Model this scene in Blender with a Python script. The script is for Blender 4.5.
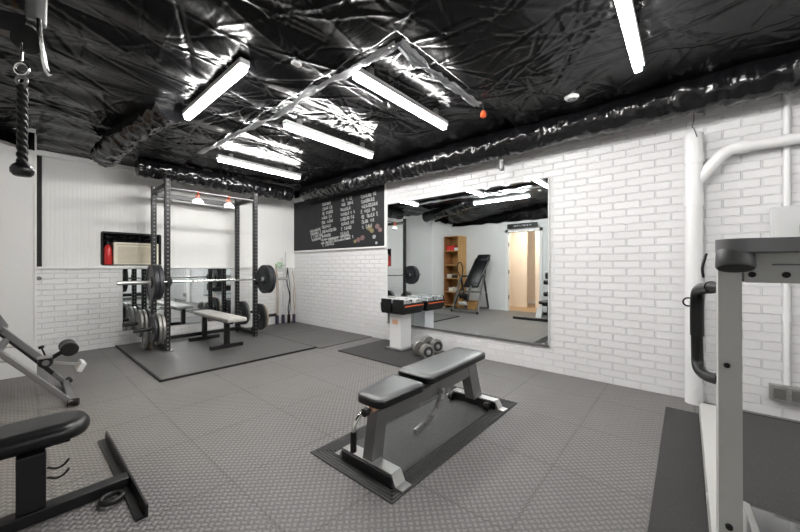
import bpy, bmesh, math, random
import numpy as np
from mathutils import Vector, Matrix, noise
random.seed(7)
for o in list(bpy.data.objects): bpy.data.objects.remove(o)
S = bpy.context.scene
COL = S.collection
PI = math.pi

# ---------------------------------------------------------------- camera, world, exposure
cam_d = bpy.data.cameras.new('camera'); cam = bpy.data.objects.new('camera', cam_d); COL.objects.link(cam)
cam_d.sensor_width = 36; cam_d.lens = 332/800*36; cam_d.shift_y = 1/800; cam_d.clip_start = 0.02
cam.location = (0, 0, 1.12); cam.rotation_euler = (PI/2, 0, -math.radians(49.2))
S.camera = cam
w = bpy.data.worlds.new('world'); S.world = w; w.use_nodes = True
w.node_tree.nodes['Background'].inputs[0].default_value = (0.9, 0.95, 1, 1)
w.node_tree.nodes['Background'].inputs[1].default_value = 0.3
S.view_settings.view_transform = 'Standard'; S.view_settings.look = 'None'
S.view_settings.exposure = 1.85; S.view_settings.gamma = 1; S.view_settings.use_curve_mapping = False
LAMP = 32.0        # strength of each batten diffuser

# ---------------------------------------------------------------- materials
def mat(name, col, rough=.5, metal=0, spec=.5, emit=None, es=0, bump=None, noise_col=None, coat=0):
    """bump=(scale,strength,dist[,stretch]); noise_col=(scale,amount)"""
    m = bpy.data.materials.new(name); m.use_nodes = True
    nt = m.node_tree; b = nt.nodes['Principled BSDF']
    b.inputs['Base Color'].default_value = (*col, 1); b.inputs['Roughness'].default_value = rough
    b.inputs['Metallic'].default_value = metal; b.inputs['Specular IOR Level'].default_value = spec
    b.inputs['Coat Weight'].default_value = coat
    if emit: b.inputs['Emission Color'].default_value = (*emit, 1); b.inputs['Emission Strength'].default_value = es
    if bump or noise_col:
        g = nt.nodes.new('ShaderNodeNewGeometry')
    if bump:
        n = nt.nodes.new('ShaderNodeTexNoise'); n.inputs['Scale'].default_value = bump[0]; n.inputs['Detail'].default_value = 3
        mp = nt.nodes.new('ShaderNodeMapping'); nt.links.new(g.outputs['Position'], mp.inputs[0])
        if len(bump) > 3: mp.inputs['Scale'].default_value = bump[3]
        nt.links.new(mp.outputs[0], n.inputs['Vector'])
        bp = nt.nodes.new('ShaderNodeBump'); bp.inputs['Strength'].default_value = bump[1]; bp.inputs['Distance'].default_value = bump[2]
        nt.links.new(n.outputs[0], bp.inputs['Height']); nt.links.new(bp.outputs[0], b.inputs['Normal'])
    if noise_col:
        n2 = nt.nodes.new('ShaderNodeTexNoise'); n2.inputs['Scale'].default_value = noise_col[0]; n2.inputs['Detail'].default_value = 5
        nt.links.new(g.outputs['Position'], n2.inputs['Vector'])
        r = nt.nodes.new('ShaderNodeMix'); r.data_type = 'RGBA'
        a = noise_col[1]
        r.inputs[6].default_value = (*[c*(1-a) for c in col], 1); r.inputs[7].default_value = (*[min(1, c*(1+a)) for c in col], 1)
        nt.links.new(n2.outputs[0], r.inputs[0]); nt.links.new(r.outputs[2], b.inputs['Base Color'])
    return m

def mth(nt, op, a, b=None, c=None):
    n = nt.nodes.new('ShaderNodeMath'); n.operation = op
    for i, v in enumerate((a, b, c)):
        if v is None: continue
        if isinstance(v, (int, float)): n.inputs[i].default_value = v
        else: nt.links.new(v, n.inputs[i])
    return n.outputs[0]

def brick_mat(name, axis, col, mortar, bw=.215, bh=.0695, strength=1.0):
    m = mat(name, col, .55); nt = m.node_tree; b = nt.nodes['Principled BSDF']
    g = nt.nodes.new('ShaderNodeNewGeometry'); s = nt.nodes.new('ShaderNodeSeparateXYZ'); nt.links.new(g.outputs['Position'], s.inputs[0])
    c = nt.nodes.new('ShaderNodeCombineXYZ'); nt.links.new(s.outputs[axis], c.inputs[0]); nt.links.new(s.outputs[2], c.inputs[1])
    nz = nt.nodes.new('ShaderNodeTexNoise'); nz.inputs['Scale'].default_value = 9; nt.links.new(g.outputs['Position'], nz.inputs['Vector'])
    va = nt.nodes.new('ShaderNodeVectorMath'); va.operation = 'MULTIPLY_ADD'; nt.links.new(nz.outputs['Color'], va.inputs[0])
    va.inputs[1].default_value = (.008, .008, 0); nt.links.new(c.outputs[0], va.inputs[2])
    t = nt.nodes.new('ShaderNodeTexBrick'); nt.links.new(va.outputs[0], t.inputs['Vector'])
    t.inputs['Scale'].default_value = 1; t.inputs['Brick Width'].default_value = bw; t.inputs['Row Height'].default_value = bh
    t.inputs['Mortar Size'].default_value = .006; t.inputs['Mortar Smooth'].default_value = .35
    t.inputs['Color1'].default_value = (*col, 1); t.inputs['Color2'].default_value = (*[x*.95 for x in col], 1); t.inputs['Mortar'].default_value = (*mortar, 1)
    nt.links.new(t.outputs['Color'], b.inputs['Base Color'])
    n2 = nt.nodes.new('ShaderNodeTexNoise'); n2.inputs['Scale'].default_value = 45; n2.inputs['Detail'].default_value = 4; nt.links.new(g.outputs['Position'], n2.inputs['Vector'])
    h = mth(nt, 'MULTIPLY_ADD', n2.outputs[0], .16, mth(nt, 'SUBTRACT', 1, t.outputs['Fac']))
    bp = nt.nodes.new('ShaderNodeBump'); bp.inputs['Strength'].default_value = strength; bp.inputs['Distance'].default_value = .024
    nt.links.new(h, bp.inputs['Height']); nt.links.new(bp.outputs[0], b.inputs['Normal'])
    return m

def rib_mat(name, col):
    m = mat(name, col, .5); nt = m.node_tree; b = nt.nodes['Principled BSDF']
    g = nt.nodes.new('ShaderNodeNewGeometry'); s = nt.nodes.new('ShaderNodeSeparateXYZ'); nt.links.new(g.outputs['Position'], s.inputs[0])
    f = mth(nt, 'PINGPONG', s.outputs[0], .02)
    f = mth(nt, 'MINIMUM', mth(nt, 'MULTIPLY', f, 120), 1)
    bp = nt.nodes.new('ShaderNodeBump'); bp.inputs['Strength'].default_value = .5; bp.inputs['Distance'].default_value = .003
    nt.links.new(f, bp.inputs['Height']); nt.links.new(bp.outputs[0], b.inputs['Normal'])
    return m

def weave_mat(name):
    """interlocking foam floor tiles embossed with a basket weave; seams about every 0.62 m"""
    m = mat(name, (.16, .153, .147), .5, spec=.55); nt = m.node_tree; b = nt.nodes['Principled BSDF']
    g = nt.nodes.new('ShaderNodeNewGeometry'); s = nt.nodes.new('ShaderNodeSeparateXYZ'); nt.links.new(g.outputs['Position'], s.inputs[0])
    X, Y = s.outputs[0], s.outputs[1]; c = .028
    u = mth(nt, 'MULTIPLY', mth(nt, 'ADD', X, Y), .7071/c); v = mth(nt, 'MULTIPLY', mth(nt, 'SUBTRACT', X, Y), .7071/c)
    par = mth(nt, 'MODULO', mth(nt, 'ADD', mth(nt, 'ADD', mth(nt, 'FLOOR', u), mth(nt, 'FLOOR', v)), 1000), 2)
    fu = mth(nt, 'FRACT', u); fv = mth(nt, 'FRACT', v)
    def bar(a, l):     # one raised lozenge along l, across a
        x = mth(nt, 'ABSOLUTE', mth(nt, 'SUBTRACT', a, .5)); y = mth(nt, 'ABSOLUTE', mth(nt, 'SUBTRACT', l, .5))
        h = mth(nt, 'SUBTRACT', 1, mth(nt, 'ADD', mth(nt, 'MULTIPLY', mth(nt, 'POWER', mth(nt, 'MULTIPLY', x, 2.9), 2), 1), mth(nt, 'POWER', mth(nt, 'MULTIPLY', y, 2.1), 4)))
        return mth(nt, 'MAXIMUM', h, 0)
    A = bar(fu, fv); B = bar(fv, fu)
    mx = nt.nodes.new('ShaderNodeMix'); nt.links.new(par, mx.inputs[0]); nt.links.new(A, mx.inputs[2]); nt.links.new(B, mx.inputs[3])
    h = mx.outputs[0]
    # seams with a jigsaw wiggle
    def seam(a, o, off):
        wv = mth(nt, 'MULTIPLY', mth(nt, 'SINE', mth(nt, 'MULTIPLY', o, 150)), .005)
        t = mth(nt, 'ABSOLUTE', mth(nt, 'SUBTRACT', mth(nt, 'FRACT', mth(nt, 'DIVIDE', mth(nt, 'ADD', mth(nt, 'ADD', a, wv), 50+off), .62)), .5))
        return mth(nt, 'MULTIPLY', mth(nt, 'GREATER_THAN', t, .4935), 1)
    sm = mth(nt, 'MAXIMUM', seam(X, Y, .1), seam(Y, X, .27))
    hh = mth(nt, 'SUBTRACT', h, mth(nt, 'MULTIPLY', sm, .7))
    bp = nt.nodes.new('ShaderNodeBump'); bp.inputs['Strength'].default_value = .9; bp.inputs['Distance'].default_value = .005
    nt.links.new(hh, bp.inputs['Height']); nt.links.new(bp.outputs[0], b.inputs['Normal'])
    n = nt.nodes.new('ShaderNodeTexNoise'); n.inputs['Scale'].default_value = 1.6; n.inputs['Detail'].default_value = 6; nt.links.new(g.outputs['Position'], n.inputs['Vector'])
    cr = nt.nodes.new('ShaderNodeMix'); cr.data_type = 'RGBA'; cr.inputs[6].default_value = (.19, .18, .172, 1); cr.inputs[7].default_value = (.27, .262, .255, 1)
    nt.links.new(n.outputs[0], cr.inputs[0])
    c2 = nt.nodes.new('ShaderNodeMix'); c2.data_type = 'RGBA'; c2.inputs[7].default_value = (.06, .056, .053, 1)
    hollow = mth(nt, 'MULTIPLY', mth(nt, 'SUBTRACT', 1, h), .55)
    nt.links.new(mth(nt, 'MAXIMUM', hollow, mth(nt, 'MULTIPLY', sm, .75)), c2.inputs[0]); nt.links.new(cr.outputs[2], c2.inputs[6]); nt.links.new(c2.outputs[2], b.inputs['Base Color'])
    return m

def rib_rubber(name, col, pitch=.012, amt=.6):
    m = mat(name, col, .6, noise_col=(60, .4)); nt = m.node_tree; b = nt.nodes['Principled BSDF']
    g = nt.nodes.new('ShaderNodeNewGeometry'); n = nt.nodes.new('ShaderNodeTexNoise'); n.inputs['Scale'].default_value = 120
    nt.links.new(g.outputs['Position'], n.inputs['Vector'])
    bp = nt.nodes.new('ShaderNodeBump'); bp.inputs['Strength'].default_value = amt; bp.inputs['Distance'].default_value = .004
    nt.links.new(n.outputs[0], bp.inputs['Height']); nt.links.new(bp.outputs[0], b.inputs['Normal'])
    return m

def fleck_mat(name, col, fl):
    m = mat(name, col, .55); nt = m.node_tree; b = nt.nodes['Principled BSDF']
    g = nt.nodes.new('ShaderNodeNewGeometry')
    v = nt.nodes.new('ShaderNodeTexNoise'); v.inputs['Scale'].default_value = 90; v.inputs['Detail'].default_value = 2; nt.links.new(g.outputs['Position'], v.inputs['Vector'])
    n = nt.nodes.new('ShaderNodeTexNoise'); n.inputs['Scale'].default_value = 3; n.inputs['Detail'].default_value = 6; nt.links.new(g.outputs['Position'], n.inputs['Vector'])
    f = mth(nt, 'ADD', mth(nt, 'GREATER_THAN', v.outputs[0], .66), mth(nt, 'MULTIPLY', n.outputs[0], .35))
    mx = nt.nodes.new('ShaderNodeMix'); mx.data_type = 'RGBA'; mx.inputs[6].default_value = (*col, 1); mx.inputs[7].default_value = (*fl, 1)
    nt.links.new(f, mx.inputs[0]); nt.links.new(mx.outputs[2], b.inputs['Base Color'])
    bp = nt.nodes.new('ShaderNodeBump'); bp.inputs['Strength'].default_value = .3; bp.inputs['Distance'].default_value = .002
    nt.links.new(v.outputs[0], bp.inputs['Height']); nt.links.new(bp.outputs[0], b.inputs['Normal'])
    return m

M = {}
M['brick_x'] = brick_mat('white_brick_x', 0, (.80, .80, .79), (.76, .76, .75))
M['brick_y'] = brick_mat('white_brick_y', 1, (.80, .80, .80), (.76, .76, .77))
M['panel'] = rib_mat('ribbed_panel', (.80, .80, .78))
M['plaster'] = mat('white_plaster', (.74, .75, .74), .6, bump=(14, .15, .01))
M['paint'] = mat('white_paint', (.82, .82, .80), .4)
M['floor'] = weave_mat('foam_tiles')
M['rubber'] = fleck_mat('rubber_mat', (.085, .083, .08), (.16, .155, .15))
M['rubber_dark'] = fleck_mat('rubber_mat_dark', (.020, .0195, .019), (.062, .058, .056))
M['rubber_black'] = rib_rubber('rubber_black', (.05, .05, .05))
M['edge'] = mat('mat_edge', (.008, .008, .008), .7)
M['poly'] = mat('black_plastic_sheet', (.004, .004, .0045), .24, spec=.17, bump=(42, .3, .005, (1, .3, 1)))
M['poly_duct'] = mat('black_plastic_wrap', (.006, .006, .007), .15, spec=.6, bump=(45, .28, .008))
M['lit_fold'] = mat('lit_sheet_fold', (.7, .71, .73), .28, .6, bump=(50, .6, .01))  # lamplight on the black sheet's folds is put into this pale colour
M['chalkboard'] = mat('chalkboard_paint', (.018, .019, .021), .6, spec=.3, noise_col=(4, .35))
M['chalk'] = mat('chalk_white', (.6, .61, .6), .9)
M['chalk_yellow'] = mat('chalk_yellow', (.4, .33, .16), .9)
M['chalk_pink'] = mat('chalk_pink', (.36, .22, .22), .9)
M['mirror'] = mat('mirror_glass', (.90, .95, .965), .012, 1)
M['black_steel'] = mat('black_steel', (.009, .009, .010), .38, spec=.4, bump=(90, .1, .002))
def holes_mat():
    m = mat('perforated_black_steel', (.008, .008, .009), .4, spec=.35); nt = m.node_tree; b = nt.nodes['Principled BSDF']
    g = nt.nodes.new('ShaderNodeNewGeometry'); s = nt.nodes.new('ShaderNodeSeparateXYZ'); nt.links.new(g.outputs['Position'], s.inputs[0])
    dx = mth(nt, 'PINGPONG', mth(nt, 'SUBTRACT', s.outputs[0], 1.30), .585); dy = mth(nt, 'PINGPONG', mth(nt, 'SUBTRACT', s.outputs[1], 5.15), .325)
    dz = mth(nt, 'PINGPONG', s.outputs[2], .0275); a = mth(nt, 'MINIMUM', dx, dy)
    d2 = mth(nt, 'ADD', mth(nt, 'MULTIPLY', a, a), mth(nt, 'MULTIPLY', dz, dz)); f = mth(nt, 'LESS_THAN', d2, .0085**2)
    mx = nt.nodes.new('ShaderNodeMix'); mx.data_type = 'RGBA'; mx.inputs[6].default_value = (.008, .008, .009, 1); mx.inputs[7].default_value = (.22, .22, .21, 1)
    nt.links.new(f, mx.inputs[0]); nt.links.new(mx.outputs[2], b.inputs['Base Color']); return m
M['holes'] = holes_mat()
M['black'] = mat('black_plastic', (.007, .007, .007), .45, spec=.35)
M['vinyl'] = mat('black_vinyl', (.006, .006, .007), .3, spec=.45, bump=(160, .15, .002))
M['vinyl_grey'] = mat('bench_vinyl', (.05, .053, .055), .36, spec=.75, bump=(200, .12, .002))
M['pad_grey'] = mat('worn_grey_vinyl', (.42, .41, .38), .5, noise_col=(14, .35))
M['steel_grey'] = mat('grey_powder_steel', (.20, .20, .20), .38, .6)
M['silver'] = mat('silver_steel', (.55, .55, .54), .3, .85)
M['chrome'] = mat('chrome', (.72, .72, .70), .16, 1)
M['iron'] = mat('cast_iron', (.035, .037, .042), .42, .3)
M['iron_grey'] = mat('grey_cast_iron', (.27, .265, .25), .38, .6, noise_col=(12, .3))
M['iron_tan'] = mat('tan_cast_iron', (.36, .29, .21), .45, .4, noise_col=(12, .3))
M['beige'] = mat('beige_plastic', (.82, .77, .64), .45)
M['grille'] = mat('beige_grille', (.50, .43, .30), .5)
M['red'] = mat('red_paint', (.62, .02, .02), .3, coat=.4)
M['orange'] = mat('orange_plastic', (.75, .13, .04), .4)
M['label'] = mat('paper_label', (.75, .45, .30), .6)
M['white_plastic'] = mat('white_plastic', (.78, .78, .78), .35)
M['pvc'] = mat('white_pvc', (.82, .82, .82), .3)
M['panelgrey'] = mat('pale_grey_metal', (.60, .61, .61), .45)
M['outlet'] = mat('galvanised', (.36, .36, .35), .5, .5, noise_col=(80, .4))
M['tread'] = mat('treadmill_grey_paint', (.50, .50, .48), .42, bump=(220, .08, .001))
M['tread_dark'] = mat('treadmill_dark_plastic', (.15, .15, .155), .45, bump=(200, .1, .001))
M['cup'] = mat('cup_plastic', (.07, .07, .073), .4)
M['belt'] = fleck_mat('treadmill_belt', (.022, .021, .02), (.065, .06, .058))
M['hood'] = mat('glossy_hood', (.035, .037, .04), .14, .3, coat=.6)
M['wood'] = mat('brown_wood', (.30, .13, .045), .5, noise_col=(6, .25))
M['wood_light'] = mat('honey_wood', (.52, .29, .10), .5, noise_col=(7, .2), bump=(10, .1, .005, (1, 1, .1)))
M['oak_floor'] = mat('hall_floor', (.40, .26, .14), .35, noise_col=(5, .2))
M['warm_wall'] = mat('hall_wall', (.84, .73, .63), .6)
M['door_paint'] = mat('cream_door', (.84, .74, .64), .4)
M['lamp'] = mat('lamp_diffuser', (1, 1, 1), .5, emit=(1, .985, .96), es=LAMP)
M['warm_lamp'] = mat('warm_lamp', (1, 1, 1), .5, emit=(1, .87, .70), es=34)
M['purple'] = mat('purple_black_foam', (.03, .022, .05), .6)
M['green'] = mat('green_rubber', (.25, .55, .28), .5)
M['tan'] = mat('tan_rubber', (.42, .34, .26), .5)
M['greenglass'] = mat('pale_green', (.45, .6, .52), .4)
M['book'] = mat('paper', (.66, .60, .50), .7)

# ---------------------------------------------------------------- helpers
WL = {}
def tag(o, label=None, cat=None, group=None, kind=None):
    if label: o['label'] = label
    if cat: o['category'] = cat
    if group: o['group'] = group
    if kind: o['kind'] = kind
    return o
def thing(name, label, cat, loc=(0, 0, 0), group=None):
    o = bpy.data.objects.new(name, None); COL.objects.link(o); o.location = loc; o.empty_display_size = .1
    WL[o] = Vector(loc); return tag(o, label, cat, group)
def obj(name, bm, m, parent=None, smooth=False):
    """bm is in world coordinates; a child's vertices are shifted into its thing's frame"""
    me = bpy.data.meshes.new(name); bmesh.ops.recalc_face_normals(bm, faces=bm.faces[:])
    if parent is not None: bmesh.ops.translate(bm, verts=bm.verts[:], vec=-WL[parent])
    if smooth:
        for f in bm.faces: f.smooth = len(f.verts) < 20
        if smooth != 'all':
            for e in bm.edges:
                if len(e.link_faces) == 2 and e.calc_face_angle(0) > math.radians(38): e.smooth = False
    bm.to_mesh(me); bm.free(); me.materials.append(M[m])
    o = bpy.data.objects.new(name, me); COL.objects.link(o)
    if parent is not None: o.parent = parent; WL[o] = WL[parent]
    else: WL[o] = Vector((0, 0, 0))
    return o
def struct(name, bm, m, parent=None):
    o = obj(name, bm, m, parent)
    if parent is None: o['kind'] = 'structure'
    return o
def B(): return bmesh.new()
def box(bm, x0, x1, y0, y1, z0, z1, bev=0, rot=None, seg=2):
    r = bmesh.ops.create_cube(bm, size=1); vs = r['verts']
    bmesh.ops.scale(bm, vec=(abs(x1-x0), abs(y1-y0), abs(z1-z0)), verts=vs)
    if bev:
        es = list({e for v in vs for e in v.link_edges})
        rr = bmesh.ops.bevel(bm, geom=es, offset=bev, segments=seg, affect='EDGES', profile=.5)
        vs = list({v for f in rr['faces'] for v in f.verts} | {v for v in vs if v.is_valid})
    c = Vector(((x0+x1)/2, (y0+y1)/2, (z0+z1)/2))
    if rot: bmesh.ops.transform(bm, matrix=rot.to_4x4(), verts=vs)
    bmesh.ops.translate(bm, vec=c, verts=vs); return bm
def frame_of(d, up=Vector((0, 0, 1))):
    d = d.normalized()
    if abs(d.dot(up)) > .98: up = Vector((0, 1, 0))
    s = d.cross(up).normalized(); u = s.cross(d).normalized(); return s, u
def beam(bm, p, q, wd, ht, up=(0, 0, 1), bev=0):
    """rectangular tube from p to q; wd across, ht along up"""
    p, q = Vector(p), Vector(q); d = q-p; s, u = frame_of(d, Vector(up)); R = Matrix((d.normalized(), s, u)).transposed()
    n = B(); box(n, -d.length/2, d.length/2, -wd/2, wd/2, -ht/2, ht/2, bev)
    bmesh.ops.transform(n, matrix=Matrix.Translation((p+q)/2) @ R.to_4x4(), verts=n.verts[:])
    me = bpy.data.meshes.new('t'); n.to_mesh(me); n.free(); bm.from_mesh(me); bpy.data.meshes.remove(me); return bm
def rev(bm, p, d, prof, seg=24, caps=True):
    """surface of revolution: prof = [(t along d, radius)]"""
    p = Vector(p); d = Vector(d).normalized(); s, u = frame_of(d); rings = []
    for t, r in prof:
        rings.append([bm.verts.new(p+d*t+(s*math.cos(a)+u*math.sin(a))*r) for a in (2*PI*k/seg for k in range(seg))])
    for a, b in zip(rings, rings[1:]):
        for k in range(seg): bm.faces.new((a[k], a[(k+1) % seg], b[(k+1) % seg], b[k]))
    if caps: bm.faces.new(rings[0][::-1]); bm.faces.new(rings[-1])
    return bm
def cyl(bm, p, q, r, seg=20, bev=0):
    p, q = Vector(p), Vector(q); L = (q-p).length
    pr = [(0, r), (L, r)] if not bev else [(0, r-bev), (bev, r), (L-bev, r), (L, r-bev)]
    return rev(bm, p, q-p, pr, seg)
def smooth_path(pts, n=8):
    pts = [Vector(p) for p in pts]; P = [pts[0]*2-pts[1]]+pts+[pts[-1]*2-pts[-2]]; out = []
    for i in range(1, len(P)-2):
        a, b, c, d = P[i-1:i+3]
        for k in range(n):
            t = k/n; out.append(.5*((2*b)+(c-a)*t+(2*a-5*b+4*c-d)*t*t+(3*b-a-3*c+d)*t**3))
    out.append(pts[-1]); return out
def tube(bm, pts, r, seg=10, curve=0, rf=None):
    pts = smooth_path(pts, curve) if curve else [Vector(p) for p in pts]
    rings = []; s = None
    for i, p in enumerate(pts):
        d = (pts[min(i+1, len(pts)-1)]-pts[max(i-1, 0)]).normalized()
        if s is None: s, u = frame_of(d)
        else:
            s = (s-d*s.dot(d)).normalized(); u = s.cross(d)
        ring = []
        for k in range(seg):
            a = 2*PI*k/seg; rr = rf(i, a) if rf else r
            ring.append(bm.verts.new(p+(s*math.cos(a)+u*math.sin(a))*rr))
        rings.append(ring)
    for a, b in zip(rings, rings[1:]):
        for k in range(seg): bm.faces.new((a[k], a[(k+1) % seg], b[(k+1) % seg], b[k]))
    bm.faces.new(rings[0][::-1]); bm.faces.new(rings[-1]); return bm
def torus(bm, c, axis, R, r, seg=24, s2=8, a0=0, a1=2*PI):
    c = Vector(c); s, u = frame_of(Vector(axis)); n = seg
    pts = [c+(s*math.cos(a)+u*math.sin(a))*R for a in (a0+(a1-a0)*k/n for k in range(n+1))]
    return tube(bm, pts, r, s2)
def prism(bm, poly, ext):
    """poly: list of 3D points (a planar outline), extruded by vector ext"""
    a = [bm.verts.new(Vector(p)) for p in poly]; b = [bm.verts.new(Vector(p)+Vector(ext)) for p in poly]; n = len(poly)
    bm.faces.new(a[::-1]); bm.faces.new(b)
    for k in range(n): bm.faces.new((a[k], a[(k+1) % n], b[(k+1) % n], b[k]))
    return bm
def bev(bm, off, seg=2, ang=30):
    es = [e for e in bm.edges if len(e.link_faces) == 2 and e.calc_face_angle(0) > math.radians(ang)]
    bmesh.ops.bevel(bm, geom=es, offset=off, segments=seg, affect='EDGES', profile=.5); return bm
def copy_tree(o, parent=None):
    c = o.copy(); COL.objects.link(c)
    if parent is not None: c.parent = parent
    for ch in o.children: copy_tree(ch, c)
    return c

XR, YB, XL, YL, YF, ZC = 3.73, 6.09, -.82, 5.15, -2.2, 2.62

# ---------------------------------------------------------------- room shell
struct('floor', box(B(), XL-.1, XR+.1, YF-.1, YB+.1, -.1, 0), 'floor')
struct('wall_right', box(B(), XR, XR+.1, YF, YB+.1, 0, ZC+.12), 'brick_y')
struct('wall_front', box(B(), XL, XR, YF-.1, YF, 0, ZC+.12), 'brick_x')
b = B(); box(b, .14, XR, YB, YB+.1, 0, 1.10); struct('wall_back', b, 'brick_x')
# ribbed panelling above the brick, with the opening for the window unit
NX0, NX1, NZ0, NZ1 = .775, 1.445, 1.155, 1.60
b = B()
box(b, .14, NX0, YB-.01, YB+.1, 1.12, ZC+.12); box(b, NX1, XR, YB-.01, YB+.1, 1.12, ZC+.12)
box(b, NX0, NX1, YB-.01, YB+.1, 1.12, NZ0); box(b, NX0, NX1, YB-.01, YB+.1, NZ1, ZC+.12)
struct('wall_back_panelling', b, 'panel')
struct('trim_1', box(B(), .14, XR, YB-.035, YB+.1, 1.098, 1.122, .004), 'paint')      # brick ledge cap
struct('trim_2', box(B(), XL, XR-.02, YB-.09, YB-.01, 2.495, 2.555), 'paint')            # rail under the ceiling
b = B(); box(b, XL, .14, YL, YB+.1, 0, ZC+.12); struct('wall_left_return', b, 'plaster')
struct('trim_3', box(B(), .130, .146, YL-.006, YL+.02, 0, 2.5), 'paint')
struct('trim_4', box(B(), .16, .215, YB-.04, YB-.012, 1.125, 2.5), 'edge')
# wall with the doorway, seen in the mirror
DY0, DY1, DZ = 2.68, 3.46, 2.0
b = B(); box(b, XL-.1, XL, YF, DY0, 0, ZC+.12); box(b, XL-.1, XL, DY1, YL+.1, 0, ZC+.12); box(b, XL-.1, XL, DY0, DY1, DZ, ZC+.12)
struct('wall_left', b, 'plaster')
b = B(); box(b, XL-.11, XL+.02, DY0-.07, DY0, 0, DZ+.07); box(b, XL-.11, XL+.02, DY1, DY1+.07, 0, DZ+.07); box(b, XL-.11, XL+.02, DY0-.07, DY1+.07, DZ, DZ+.07)
fr_ = struct('door_1_frame', b, 'paint')
# hallway behind the doorway
HX = -2.9
struct('hallway_floor', box(B(), HX, XL-.1, 1.9, 4.3, -.1, 0), 'oak_floor')
b = B(); box(b, HX-.1, HX, 1.8, 4.4, 0, 2.4); box(b, HX, XL-.1, 1.8, 1.9, 0, 2.4); box(b, HX, XL-.1, 4.3, 4.4, 0, 2.4)
box(b, -1.9, -1.82, 3.35, 4.3, 0, 2.4); box(b, -2.2, -1.82, 2.95, 3.12, 0, 2.4)
struct('hallway_wall', b, 'warm_wall')
struct('hallway_ceiling', box(B(), HX, XL-.1, 1.8, 4.4, 2.4, 2.5), 'paint')
struct('baseboard_hallway', box(B(), HX, HX+.015, 1.9, 4.3, 0, .09), 'paint')
t = thing('hallway_door', 'cream hallway door with round dark knob, seen through the doorway in the mirror', 'door', (-2.86, 3.2, 0))
obj('door_leaf', box(B(), -2.88, -2.84, 2.62, 3.3, .01, 2.02, .004), 'door_paint', t)
obj('door_casing', box(box(box(B(), -2.895, -2.83, 3.3, 3.37, 0, 2.09), -2.895, -2.83, 2.55, 2.62, 0, 2.09), -2.895, -2.83, 2.62, 3.3, 2.02, 2.09), 'paint', t)
obj('door_knob', rev(B(), (-2.84, 2.72, 1.0), (1, 0, 0), [(0, .02), (.02, .012), (.035, .028), (.055, .028), (.065, .01)], 16), 'black', t, True)
t = thing('ceiling_light', 'round warm ceiling light in the hallway behind the doorway', 'light', (-1.35, 3.0, 2.4))
obj('lamp_base', rev(B(), (-1.35, 3.0, 2.4), (0, 0, -1), [(0, .15), (.02, .15)], 24), 'paint', t)
obj('lamp_shade', rev(B(), (-1.35, 3.0, 2.38), (0, 0, -1), [(0, .14), (.03, .13), (.06, .09), (.075, .03)], 24), 'warm_lamp', t, 'all')
# open door leaf hinge side inside frame
for z in (.35, 1.0, 1.7): obj('hinge', box(B(), XL-.06, XL+.0, DY1-.006, DY1, z-.05, z+.05), 'steel_grey', fr_)

# ---------------------------------------------------------------- ceiling of black plastic sheeting (real folds)
def sheet_height(x, y):
    h = np.full(x.shape, 2.60)
    h = np.where((x < 1.52) | (y < 1.34), 2.565, h)
    # joists run along x: the sheet is pinned up at them and bellies between
    h -= .018*np.sin((y-.12)/.41*np.pi)**2
    h += .012*np.sin(1.7*x+2.1*y)*np.sin(2.3*y-.6*x)
    # left-hand side hangs lower toward the side walls
    f = np.clip((.15-x)/.8, 0, 1); h -= .20*f*np.clip((y-2.5)/2.2, 0, 1)
    return h
def make_sheet():
    st = .0125; xs = np.arange(XL, XR+.001, st); ys = np.arange(YF, YB+.001, st)
    X, Y = np.meshgrid(xs, ys); Z = sheet_height(X, Y); rs = np.random.RandomState(5)
    def ridge(cx, cy, ang, L, wd, amp):
        x0 = max(0, int((cx-L-XL)/st)); x1 = int((cx+L-XL)/st)+1; y0 = max(0, int((cy-L-YF)/st)); y1 = int((cy+L-YF)/st)+1
        sx, sy = X[y0:y1, x0:x1], Y[y0:y1, x0:x1]
        if sx.size == 0: return
        dx, dy = sx-cx, sy-cy; c, s = math.cos(ang), math.sin(ang); a = dx*c+dy*s; p = -dx*s+dy*c
        p = p+.008*np.sin(a*7+cx*20)
        Z[y0:y1, x0:x1] += amp*np.clip(1-np.abs(p)/wd, 0, 1)*np.clip(1-(a/L)**2, 0, 1)
    for j in range(-5, 16):                       # folds radiating from the staples on the joists
        yj = .12+.41*j
        for i in range(9):
            cx = XL+rs.rand()*4.6; cy = yj+rs.randn()*.02
            base = rs.rand()*PI
            for k in range(rs.randint(5, 11)):
                a = base+rs.randn()*.75; L = .18+.34*rs.rand(); s = rs.choice([-1, 1])
                ridge(cx+s*math.cos(a)*L*.8, cy+s*math.sin(a)*L*.8, a, L, .009+.016*rs.rand(), rs.choice([-1, 1])*(.003+.006*rs.rand()))
    for k in range(500):                          # loose long wrinkles
        ridge(XL+rs.rand()*4.6, YF+rs.rand()*8.3, rs.choice([.2, 1.2, 2.2])+rs.randn()*.5, .2+.6*rs.rand(), .010+.02*rs.rand(), rs.choice([-1, 1])*(.002+.006*rs.rand()))
    Z = np.clip(Z, 2.3, 2.66)
    ny, nx = X.shape; vs = np.stack([X, Y, Z], -1).reshape(-1, 3)
    idx = np.arange(ny*nx).reshape(ny, nx); f = np.stack([idx[:-1, :-1], idx[1:, :-1], idx[1:, 1:], idx[:-1, 1:]], -1).reshape(-1, 4)
    me = bpy.data.meshes.new('ceiling'); me.from_pydata(vs.tolist(), [], f.tolist()); me.materials.append(M['poly'])
    me.polygons.foreach_set('use_smooth', [True]*len(me.polygons))
    o = bpy.data.objects.new('ceiling', me); COL.objects.link(o); o['kind'] = 'structure'; return o
make_sheet()
struct('ceiling_deck', box(B(), XL-.1, XR+.1, YF-.1, YB+.1, ZC+.12, ZC+.2), 'edge')

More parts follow.
